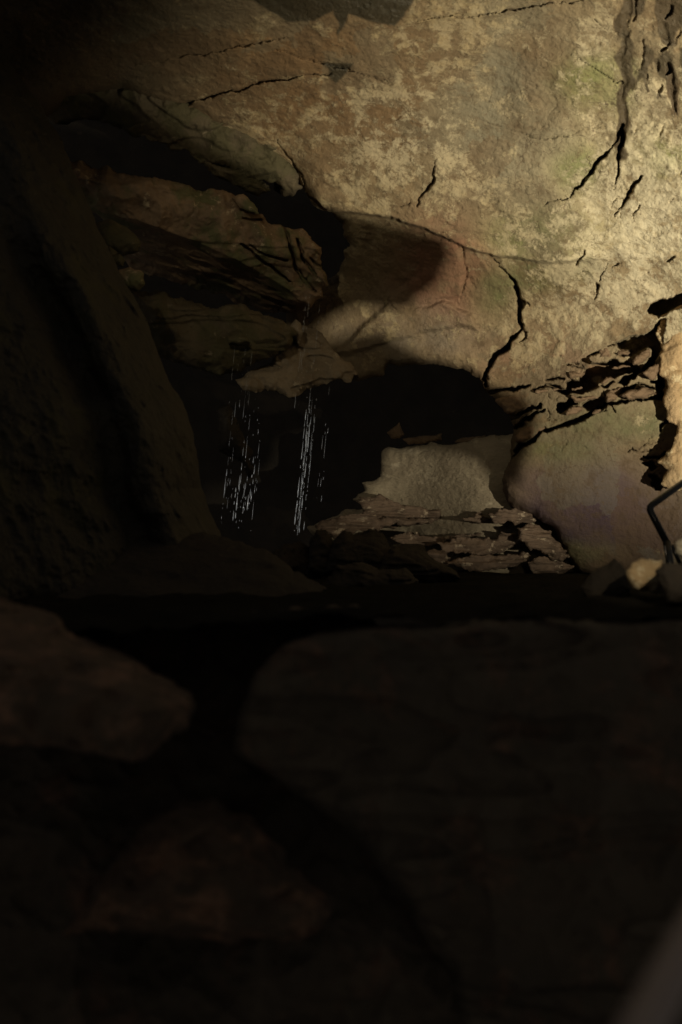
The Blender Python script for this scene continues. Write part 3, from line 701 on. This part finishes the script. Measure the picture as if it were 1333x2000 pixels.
# ------------------------------------------------------------------ ledges at upper left
o = rock('rock_ledge', [(60, 215), (130, 170), (240, 150), (340, 190), (440, 230), (530, 275), (575, 320), (588, 362), (572, 384), (545, 370), (515, 352), (490, 352), (440, 322), (400, 318), (330, 285), (270, 268), (200, 240), (110, 236)],
         8.42, M_mossrock, gx=0.06, gy=0.30, bulge=0.10, R=26, amp=0.10, freq=2.6, thick=0.7, pitch=2.2, warp=14, seed=7, plates=0.05)
tag(o, 'mossy ledge rimming the ceiling just above the long black gap', 'rock ledge')
o = rock('rock_ledge', [(385, 305), (430, 318), (480, 338), (525, 362), (530, 378), (505, 384), (470, 372), (420, 345)],
         8.7, M_mossrock, gx=0.1, gy=0.3, bulge=0.12, R=20, amp=0.08, freq=3.5, thick=0.5, pitch=2.2, warp=12, seed=8, plates=0.04)
tag(o, 'small olive ledge hanging inside the long black gap', 'rock ledge')
o = rock('rock_slab', [(60, 300), (150, 318), (250, 335), (330, 352), (400, 372), (450, 378), (492, 400), (506, 420), (545, 440), (585, 448), (612, 470), (628, 480), (626, 505), (640, 535), (640, 552), (622, 560), (626, 580), (610, 600),
                       (570, 612), (520, 608), (460, 590), (380, 560), (300, 540), (250, 520), (200, 430), (120, 380)],
         8.6, M_ledge, gx=0.12, gy=0.25, bulge=0.28, R=60, amp=0.10, freq=2.4, thick=0.9, pitch=2.0, warp=12, seed=9, plates=0.03, dfn=lambda X, Y: SLAB_CRACKS(X, Y) + 0.011 * np.clip(Y - np.interp(X, [100, 270, 380, 460, 540, 600, 640], [390, 430, 470, 505, 550, 590, 620]), 0, 80))
tag(o, 'long tapering brown rock slab jutting right beneath the black gap', 'rock slab'); SLAB = o
for i, (pl, d) in enumerate([([(452, 386), (478, 378), (500, 398), (508, 418), (485, 412), (462, 402)], 8.25)]):
    rock('rock_chip', pl, d, M_ledge, bulge=0.06, R=9, amp=0.025, freq=7, thick=0.3, pitch=2, warp=5, wscale=12, seed=100 + i, parent=SLAB)
# rocks behind the flowstone
o = rock('boulder', [(180, 440), (215, 428), (250, 445), (275, 475), (272, 492), (240, 500), (195, 495), (170, 470)], 7.6, M_mossrock, bulge=0.18, R=30, amp=0.04, freq=5, thick=0.5, pitch=2.4, seed=10)
tag(o, 'rounded grey-green rock peeking out behind the flowstone, above two small stones', 'rock')
o = rock('stone', [(196, 485), (215, 480), (232, 495), (225, 505), (203, 502)], 7.35, M_mossrock, bulge=0.06, R=10, amp=0.02, freq=8, thick=0.2, pitch=2, warp=3, wscale=10, seed=11)
tag(o, 'small flat stone under the rounded rock, upper of two', 'stone')
o = rock('stone', [(212, 500), (235, 497), (245, 508), (240, 522), (222, 516)], 7.3, M_mossrock, bulge=0.06, R=10, amp=0.02, freq=8, thick=0.2, pitch=2, warp=3, wscale=10, seed=12)
tag(o, 'small flat stone just above the red-brown knob, lower of two', 'stone')
o = rock('boulder', [(225, 530), (255, 520), (282, 530), (284, 552), (270, 572), (240, 565), (228, 550)], 7.2, M_ledge, bulge=0.15, R=24, amp=0.03, freq=6, thick=0.4, pitch=2.4, seed=13)
tag(o, 'red-brown rounded rock knob beside the flowstone edge', 'rock')
# rock behind the dripping water
o = rock('rock_mass', [(250, 560), (330, 575), (420, 600), (470, 592), (520, 612), (560, 632), (580, 655), (560, 680), (500, 705), (470, 725), (430, 735), (380, 720), (330, 700), (280, 700)],
         8.9, M_mossrock, gx=0.1, gy=0.1, bulge=0.25, R=50, amp=0.07, freq=3.2, thick=0.8, pitch=2.6, warp=9, seed=14, plates=0.04)
tag(o, 'dim lumpy rock under the long slab, left of the pale hanging rock', 'rock')
o = rock('hanging_rock', [(462, 745), (500, 722), (535, 705), (556, 672), (562, 640), (600, 640), (645, 665), (662, 700), (690, 712), (700, 730), (684, 744), (660, 742), (640, 750), (610, 762), (570, 771), (520, 766), (480, 765)],
         9.35, M_pale, gx=0.2, gy=-0.25, bulge=0.08, R=22, amp=0.09, freq=2.8, thick=0.9, pitch=1.9, warp=12, wscale=26, seed=15, plates=0.05)
tag(o, 'pale flat hanging rock right behind the top of the falling water', 'rock')
o = rock('rock_chip', [(566, 640), (578, 622), (590, 632), (592, 652), (584, 672), (572, 662)], 9.1, M_pale, bulge=0.06, R=10, amp=0.02, freq=8, thick=0.3, pitch=2, warp=4, wscale=12, seed=16)
tag(o, 'small upright pale chip standing on the hanging rock', 'rock')
o = rock('stone', [(442, 660), (462, 655), (482, 658), (486, 668), (465, 673), (446, 670)], 8.5, M_mossrock, bulge=0.05, R=8, amp=0.02, freq=8, thick=0.2, pitch=2, warp=3, wscale=12, seed=17)
tag(o, 'small grey stone stuck under the long slab behind the left water strands', 'stone')
o = rock('rock_pillar', [(424, 800), (450, 790), (462, 815), (475, 850), (492, 880), (490, 900), (500, 915), (496, 930), (485, 935), (476, 905), (450, 890), (428, 880)], 8.9, M_dark, bulge=0.12, R=24, amp=0.05, freq=5, thick=0.5, pitch=2.4, seed=18)
tag(o, 'dim reddish lump of rock seen through the left strands of water', 'rock')

# ------------------------------------------------------------------ flowstone on the left
FLOW = [(-420, -140), (-60, 40), (10, 110), (70, 190), (120, 275), (152, 350), (185, 430), (225, 515), (262, 580), (292, 640), (312, 700), (338, 755), (366, 805), (378, 850), (388, 905), (393, 955), (412, 1000), (428, 1035), (440, 1070), (446, 1100), (450, 1150), (-420, 1200)]
def flow_depth(X, Y, sd):
    # coordinate across the slanting drape
    ex = np.interp(Y, [p[1] for p in FLOW[:-1]], [p[0] for p in FLOW[:-1]])
    u = ex - X                                     # distance left of the leaning edge
    D = 6.6 - 0.0024 * np.clip(u, 0, 600) - 0.0004 * (Y - 500) - 0.55 * np.sqrt(np.clip(u / 130, 0, 1)) + 0.0
    valley = np.exp(-((u - 165) / 45.0) ** 2) * sstep(420, 620, Y)
    D = D + 0.24 * valley - 0.12 * np.exp(-((u - 90) / 40.0) ** 2)
    P = unproj(X, Y, D)
    v = np.stack([u / 45.0 + 0.4 * fbm2(X, Y, 120, 3, 3), Y / 420.0, np.zeros_like(X)], -1)
    D = D - 0.04 * fbm(v, 0.8, 4, 5, 0.6) - 0.10 * fbm(P, 2.2, 7, 9, 0.62) - 0.03 * fbm(P, 5.0, 4, 19, ridged=True)
    return D
o = sheet('flowstone', FLOW, flow_depth, M_flow, rng(-420, -8, 10) + rng(-8, 610, 2.6), rng(-150, -8, 10) + rng(-8, 1205, 2.6), thick=0.9, warp=5, wscale=30, seed=50)
tag(o, 'tall mossy olive flowstone drape leaning down the left side', 'flowstone')

# ------------------------------------------------------------------ floor of the chamber (nearly at eye height) and rubble
def floor_z(x, y): return 1.425 + (y - 3.0) * 0.0135
def build_floor():
    ny, nx = 150, 120
    t = np.linspace(0, 1, ny); yy = 3.0 + 8.6 * t ** 1.5
    s = np.linspace(0, 1, nx)
    X = -1.0 - 0.25 * yy[:, None] + (1.0 + 0.25 * yy[:, None] + 0.52 * yy[:, None]) * s[None]
    Y = np.repeat(yy[:, None], nx, 1)
    P = np.stack([X, Y, np.zeros_like(X)], -1)
    Z = floor_z(X, Y) + 0.05 * fbm(P, 1.6, 5, 3) + 0.03 * fbm(P, 6, 4, 4, 0.6, ridged=True) - 0.02
    P[..., 2] = Z
    idx = np.arange(nx * ny).reshape(ny, nx)
    f = np.stack([idx[:-1, :-1], idx[:-1, 1:], idx[1:, 1:], idx[1:, :-1]], -1).reshape(-1, 4)
    return mesh_from('cave_floor', P.reshape(-1, 3), f, M_floor)
struct(build_floor())

o = rock('rock_mound', [(-300, 1030), (120, 1045), (280, 1030), (400, 1042), (480, 1062), (540, 1085), (590, 1120), (640, 1150), (660, 1290), (-300, 1330)],
         5.2, M_dark, gy=-0.55, bulge=0.3, R=60, amp=0.07, freq=2.5, thick=0.8, pitch=4, warp=9, seed=52)
tag(o, 'dark low mound of rock at the foot of the flowstone', 'rock')
RUB = [
    ([(505, 1120), (530, 1080), (560, 1062), (590, 1056), (620, 1080), (632, 1120), (620, 1140), (520, 1145)], 8.2, 'black rubble block below the right strand of water'),
    ([(598, 1115), (606, 1050), (622, 1034), (642, 1040), (656, 1062), (668, 1110), (650, 1130)], 8.0, 'pointed black rubble block at the left end of the lit strata'),
    ([(640, 1120), (652, 1060), (672, 1035), (690, 1042), (708, 1040), (724, 1036), (750, 1042), (764, 1060), (770, 1110), (740, 1135)], 7.8, 'widest black rubble block, jagged top against the lit strata'),
    ([(735, 1130), (748, 1090), (768, 1066), (800, 1062), (826, 1066), (842, 1092), (880, 1108), (900, 1125), (850, 1145)], 7.4, 'black rubble block beside the small lit boulder under the strata'),
    ([(620, 1150), (660, 1105), (700, 1095), (740, 1112), (790, 1108), (820, 1135), (800, 1170), (640, 1175)], 6.6, 'dark flat rubble block in front of the other rubble'),
]
for i, (pl, d, lb) in enumerate(RUB):
    o = rock('rubble_block', pl, d, M_dark, gy=-0.3, bulge=0.22, R=26, amp=0.06, freq=4, thick=0.45, pitch=2.6, warp=7, wscale=20, seed=120 + i, plates=0.03)
    tag(o, lb, 'rock', 'rubble blocks on the chamber floor')
o = rock('boulder', [(1135, 1150), (1150, 1122), (1170, 1108), (1186, 1104), (1198, 1091), (1212, 1100), (1226, 1118), (1234, 1150), (1220, 1172), (1150, 1172)], 4.75, M_dark, gy=-0.1, bulge=0.08, R=24, amp=0.02, freq=8, thick=0.25, pitch=2.4, warp=5, wscale=18, seed=130)
tag(o, 'black pointed rock left of the lit stone near the railing', 'rock')
o = rock('stone', [(1224, 1118), (1232, 1102), (1248, 1092), (1272, 1091), (1296, 1095), (1302, 1120), (1296, 1146), (1282, 1160), (1262, 1154), (1236, 1150), (1228, 1136)], 4.3, M_stone, gx=0.03, bulge=0.05, R=18, amp=0.012, freq=12, thick=0.14, pitch=1.8, warp=5, wscale=16, seed=131)
tag(o, 'lit golden-brown stone with scratch marks on the ledge below the railing', 'stone')
o = rock('boulder', [(1280, 1116), (1298, 1101), (1330, 1100), (1400, 1092), (1460, 1120), (1450, 1175), (1306, 1178), (1298, 1156), (1288, 1134)], 3.95, M_dark, gy=-0.1, bulge=0.06, R=24, amp=0.015, freq=9, thick=0.25, pitch=2.4, warp=5, wscale=18, seed=132)
tag(o, 'dark rock at the right edge in front of the railing foot', 'rock')
o = rock('stone', [(1318, 1062), (1330, 1050), (1360, 1044), (1395, 1060), (1400, 1100), (1360, 1104), (1332, 1088), (1320, 1080)], 4.55, M_white, bulge=0.06, R=18, amp=0.018, freq=10, thick=0.15, pitch=1.8, warp=4, wscale=16, seed=133)
tag(o, 'bright cream stone cut by the right edge beside the railing foot', 'stone')

# ------------------------------------------------------------------ unseen blockers added beside the lamp (right of the frame) to shade the cave
L = LAMP
def lamp_plane():
    c = np.array([-0.72, 0.66, 0.15]); c /= np.linalg.norm(c)
    r = np.cross(c, [0, 0, 1]); r /= np.linalg.norm(r)
    return c, r, np.cross(r, c)
def to_lamp(S):
    c, r, u = lamp_plane()
    q = np.array([unproj(*p) for p in S]) - L
    k = q @ c
    return [(a, b) for a, b in zip((q @ r) / k, (q @ u) / k)]
def shade_blocker(name, S, holes=(), dist=1.25, thick=0.22, step=0.012, warp=0.02):
    """added light blocker next to the lamp: closed solid whose outline, seen from the lamp, is S"""
    c, r, u = lamp_plane()
    S = to_lamp(S); holes = [to_lamp(h) for h in holes]
    A = np.arange(min(p[0] for p in S) - 0.05, max(p[0] for p in S) + 0.05, step)
    B = np.arange(min(p[1] for p in S) - 0.05, max(p[1] for p in S) + 0.05, step)
    X, Y = np.meshgrid(A, B)
    wx = X + warp * fbm2(X, Y, 0.16, 3, 5); wy = Y + warp * fbm2(X, Y, 0.16, 3, 6)
    sd = sdist(wx, wy, S)
    for h in holes: sd = np.minimum(sd, -sdist(wx, wy, h))
    keep = 0.25 * (sd[:-1, :-1] + sd[1:, :-1] + sd[:-1, 1:] + sd[1:, 1:]) > 0
    ny, nx = X.shape; full = np.zeros((ny, nx), int)
    for a in (0, 1):
        for b in (0, 1): full[a:ny - 1 + a, b:nx - 1 + b] += keep
    gy, gx = np.gradient(sd, B, A); g2 = gx * gx + gy * gy + 1e-3
    bn = (full > 0) & (full < 4) & (np.abs(sd) < step * 1.5)
    X = np.where(bn, X - np.clip(sd * gx / g2, -step, step), X); Y = np.where(bn, Y - np.clip(sd * gy / g2, -step, step), Y)
    ray = c + X[..., None] * r + Y[..., None] * u
    bulge = 0.10 * np.sqrt(np.clip(np.maximum(sd, 0) / 0.25, 0, 1))
    nz = 0.05 * fbm(ray * 1.0, 6, 4, 9)
    fr = L + ray * (dist - bulge + nz)[..., None]; bk = L + ray * (dist + thick + bulge - nz)[..., None]
    used = full > 0; nu = used.sum(); idx = -np.ones((ny, nx), int); idx[used] = np.arange(nu)
    q = np.stack([idx[:-1, :-1], idx[1:, :-1], idx[1:, 1:], idx[:-1, 1:]], -1)[keep]
    faces = [q, q[:, ::-1] + nu]
    kp = np.pad(keep, 1); H, W_ = keep.shape; J, I = np.mgrid[0:H, 0:W_]
    for (dj, di, a, b) in ((-1, 0, (0, 0), (0, 1)), (1, 0, (1, 1), (1, 0)), (0, -1, (1, 0), (0, 0)), (0, 1, (0, 1), (1, 1))):
        e = keep & ~kp[1 + dj:1 + dj + H, 1 + di:1 + di + W_]; j, i = J[e], I[e]
        va = idx[j + a[0], i + a[1]]; vb = idx[j + b[0], i + b[1]]
        faces.append(np.stack([vb, vb + nu, va + nu, va], -1))
    return mesh_from(name, np.concatenate([fr[used], bk[used]]), np.concatenate(faces), M_dark)
S_MAIN = [(600, 398, 8.9), (680, 408, 9.0), (760, 420, 9.2), (825, 440, 9.3), (850, 480, 9.4), (848, 550, 9.5), (812, 598, 9.6), (720, 612, 9.7), (645, 655, 9.9), (590, 690, 9.9),
     (660, 680, 9.95), (700, 664, 9.9), (750, 648, 9.9), (800, 668, 9.8), (860, 690, 9.75), (920, 722, 9.7), (950, 750, 9.75), (972, 775, 10.15), (985, 812, 10.1), (988, 852, 10.1), (965, 900, 10.2), (948, 965, 10.25), (925, 935, 10.35), (890, 892, 10.55), (820, 878, 10.95), (745, 880, 11.2),
     (738, 935, 11.2), (690, 960, 11.2), (620, 1000, 10.8), (580, 1040, 10.6), (560, 1110, 10.4), (560, 1250, 10.0), (200, 1300, 5.2), (0, 1000, 5.0), (0, 500, 5.5), (-20, 60, 6.0), (60, 150, 6.6), (110, 195, 7.6), (225, 205, 8.1), (330, 248, 8.3), (430, 290, 8.45), (515, 335, 8.6), (562, 374, 8.8)]
S_HOLES = [[(405, 790, 7.6), (520, 770, 7.6), (650, 760, 7.5), (650, 900, 7.5), (600, 1060, 7.5), (415, 1060, 7.6)]]  # opening in the blocker that lets lamp light reach the water
S_FLOOR_SHADE = [(540, 1108, 10.4), (900, 1117, 10.2), (1110, 1122, 9.9), (1335, 1135, 9.3), (1335, 1300, 6), (540, 1300, 6)]  # outline of the added blocker that keeps the lamp off the floor
struct(shade_blocker('lamp_side_blocker', S_MAIN, S_HOLES))  # unseen; shaped to cast the shadows on wall and ledges
struct(shade_blocker('lamp_low_blocker', S_FLOOR_SHADE, dist=1.3))  # unseen; added to keep the floor in shade


# ------------------------------------------------------------------ railing and handrail
def tube(name, pts, r, mat, parent=None, seg=20, bend=0.0, closed_caps=True, nb=8):
    pts = [Vector(p) for p in pts]
    path = [pts[0]]
    for k in range(1, len(pts) - 1):
        a, b, c = pts[k - 1], pts[k], pts[k + 1]
        u = (a - b).normalized(); v = (c - b).normalized()
        for j in range(nb + 1):
            t = j / nb
            path.append((b + u * bend) * (1 - t) ** 2 + b * 2 * t * (1 - t) + (b + v * bend) * t * t)
    path.append(pts[-1])
    verts, faces = [], []
    ref = Vector((0.3, -0.9, 0.2))
    for i, p in enumerate(path):
        tg = (path[min(i + 1, len(path) - 1)] - path[max(i - 1, 0)]).normalized()
        x = (ref - tg * ref.dot(tg)).normalized(); y = tg.cross(x)
        for s in range(seg):
            a = 2 * math.pi * s / seg
            verts.append(p + (x * math.cos(a) + y * math.sin(a)) * r)
    for i in range(len(path) - 1):
        for s in range(seg):
            faces.append((i * seg + s, i * seg + (s + 1) % seg, (i + 1) * seg + (s + 1) % seg, (i + 1) * seg + s))
    faces.append(tuple(range(seg - 1, -1, -1))); faces.append(tuple((len(path) - 1) * seg + s for s in range(seg)))
    return mesh_from(name, np.array([tuple(v) for v in verts]), faces, mat, parent)
e = bpy.data.objects.new('railing', None); col.objects.link(e); e.location = V(1312, 1150, 5.5); e.empty_display_size = 0.1
tag(e, 'black painted steel railing with a bent end at the right edge', 'railing')
tube('rail', [V(1385, 907, 5.75), V(1267, 991, 5.6), V(1304, 1062, 5.55)], 0.0195, M_rail, e, bend=0.035)
tube('post', [V(1302.5, 1058, 5.55), V(1309, 1100, 5.5), V(1312, 1150, 5.5)], 0.022, M_rail, e, bend=0.01)
tube('brace', [V(1312, 1064, 5.58), V(1334, 1112, 5.6)], 0.012, M_rail, e)
tube('clamp', [V(1299, 1066, 5.5), V(1303, 1098, 5.5)], 0.004, plain('worn_steel', (0.35, 0.32, 0.28), 0.35, 0.9), e)
e = bpy.data.objects.new('handrail', None); col.objects.link(e); e.location = V(1250, 2000, 0.85); e.empty_display_size = 0.1
tag(e, 'blurred brown-grey handrail close to the viewer in the bottom right corner', 'handrail')
tube('rail', [V(1150, 2230, 0.72), V(1262, 2000, 0.85), V(1385, 1770, 1.02), V(1600, 1390, 1.5)], 0.019, M_rail2, e, bend=0.02)

# ------------------------------------------------------------------ foreground
o = rock('foreground_wall', [(452, 1470), (468, 1390), (500, 1310), (560, 1257), (640, 1230), (760, 1223), (960, 1213), (1333, 1210), (1750, 1205), (1750, 2350), (960, 2350), (880, 1900), (790, 1765), (700, 1650), (600, 1560), (500, 1500)],
         2.95, M_frontwall, gy=-0.03, bulge=0.12, R=30, amp=0.06, freq=3.5, thick=1.0, pitch=5, warp=10, wscale=60, seed=60, plates=0.03)
tag(o, 'broad dark rock face filling the lower right foreground', 'rock face')
o = rock('boulder', [(-300, 1140), (15, 1163), (80, 1190), (125, 1230), (200, 1255), (270, 1292), (330, 1325), (378, 1350), (388, 1380), (365, 1420), (320, 1455), (260, 1490), (160, 1475), (60, 1450), (-300, 1500)],
         3.0, M_front, gy=-0.16, bulge=0.35, R=110, amp=0.10, freq=3.0, thick=0.6, pitch=4, warp=18, wscale=60, seed=61, plates=0.03)
tag(o, 'rounded reddish-brown boulder jutting in from the left foreground', 'boulder')
o = rock('boulder', [(120, 1830), (200, 1710), (280, 1610), (350, 1560), (420, 1555), (490, 1600), (540, 1650), (600, 1715), (655, 1765), (640, 1815), (560, 1835), (450, 1840), (330, 1830), (240, 1815)],
         2.93, M_lowboulder, gy=-0.12, bulge=0.22, R=130, amp=0.07, freq=4, thick=0.5, pitch=4, warp=12, wscale=50, seed=62, plates=0.03)
tag(o, 'dim cracked brown boulder low in the centre of the foreground', 'boulder')
o = rock('ground_slope', [(-500, 1250), (700, 1180), (1000, 1500), (1200, 2500), (-500, 2500)], 3.05, M_frontwall, gy=-0.10, bulge=0.1, R=60, amp=0.14, freq=2.0, thick=0.4, pitch=6, off_pitch=25, warp=10, seed=63)
struct(o)

# ------------------------------------------------------------------ dripping water
def drips(name, strands, d, label):
    verts, faces = [], []
    rnd = random.Random(40 + len(strands))
    def drop(p, q, r):
        n0 = len(verts); ax = (q - p)
        for t, k in ((0, 0.15), (0.18, 0.6), (0.5, 0.9), (0.8, 1.0), (0.95, 0.6), (1.0, 0.1)):
            c = p + ax * t
            for s in range(6):
                a = s * math.pi / 3
                verts.append(c + Vector((math.cos(a), math.sin(a), 0)) * r * k)
        for i in range(5):
            for s in range(6):
                faces.append((n0 + i * 6 + s, n0 + (i + 1) * 6 + s, n0 + (i + 1) * 6 + (s + 1) % 6, n0 + i * 6 + (s + 1) % 6))
    for (x0, y0, y1, dens, size) in strands:
        y = y0
        dd = d + rnd.uniform(-0.15, 0.15)
        while y < y1:
            ln = rnd.choice((2, 3, 5, 8, 14, 24, 36)) * rnd.uniform(0.7, 1.4)
            ln = min(ln, y1 - y)
            xx = x0 - 0.10 * (y - y0) + rnd.uniform(-0.6, 0.6)
            drop(V(xx, y, dd), V(xx - 0.10 * ln, y + ln, dd), size * rnd.uniform(0.6, 1.25) * (0.55 + 0.75 * min(1, max(0, (y - 760) / 250))))
            y += ln + rnd.expovariate(1.0 / (5 + 34 * (1 - dens)))
    o = mesh_from(name, np.array([tuple(v) for v in verts]), faces, M_water)
    o['kind'] = 'stuff'; tag(o, label, 'water')
    return o
rw = random.Random(3)
left = [(rw.uniform(440, 508), rw.uniform(770, 960), rw.uniform(960, 1052), rw.uniform(0.2, 0.98), rw.choice((0.0009, 0.0012, 0.0016, 0.003))) for _ in range(20)]
left += [(rw.uniform(445, 500), rw.uniform(640, 760), rw.uniform(760, 860), 0.3, 0.0016) for _ in range(8)]
right = [(rw.gauss(604, 6), rw.uniform(745, 850), rw.uniform(940, 1054), rw.uniform(0.5, 0.98), rw.choice((0.0009, 0.0012, 0.0016, 0.0028))) for _ in range(13)]
right += [(rw.uniform(615, 645), rw.uniform(740, 850), rw.uniform(880, 1010), 0.15, 0.0013) for _ in range(5)]
right += [(rw.uniform(590, 660), rw.uniform(560, 700), rw.uniform(720, 800), 0.3, 0.0016) for _ in range(9)]
drips('dripping_water', left, 7.6, 'left, wider shower of water strands beside the flowstone')
drips('dripping_water', right, 7.5, 'right, narrow column of water strands falling from the hanging rock')
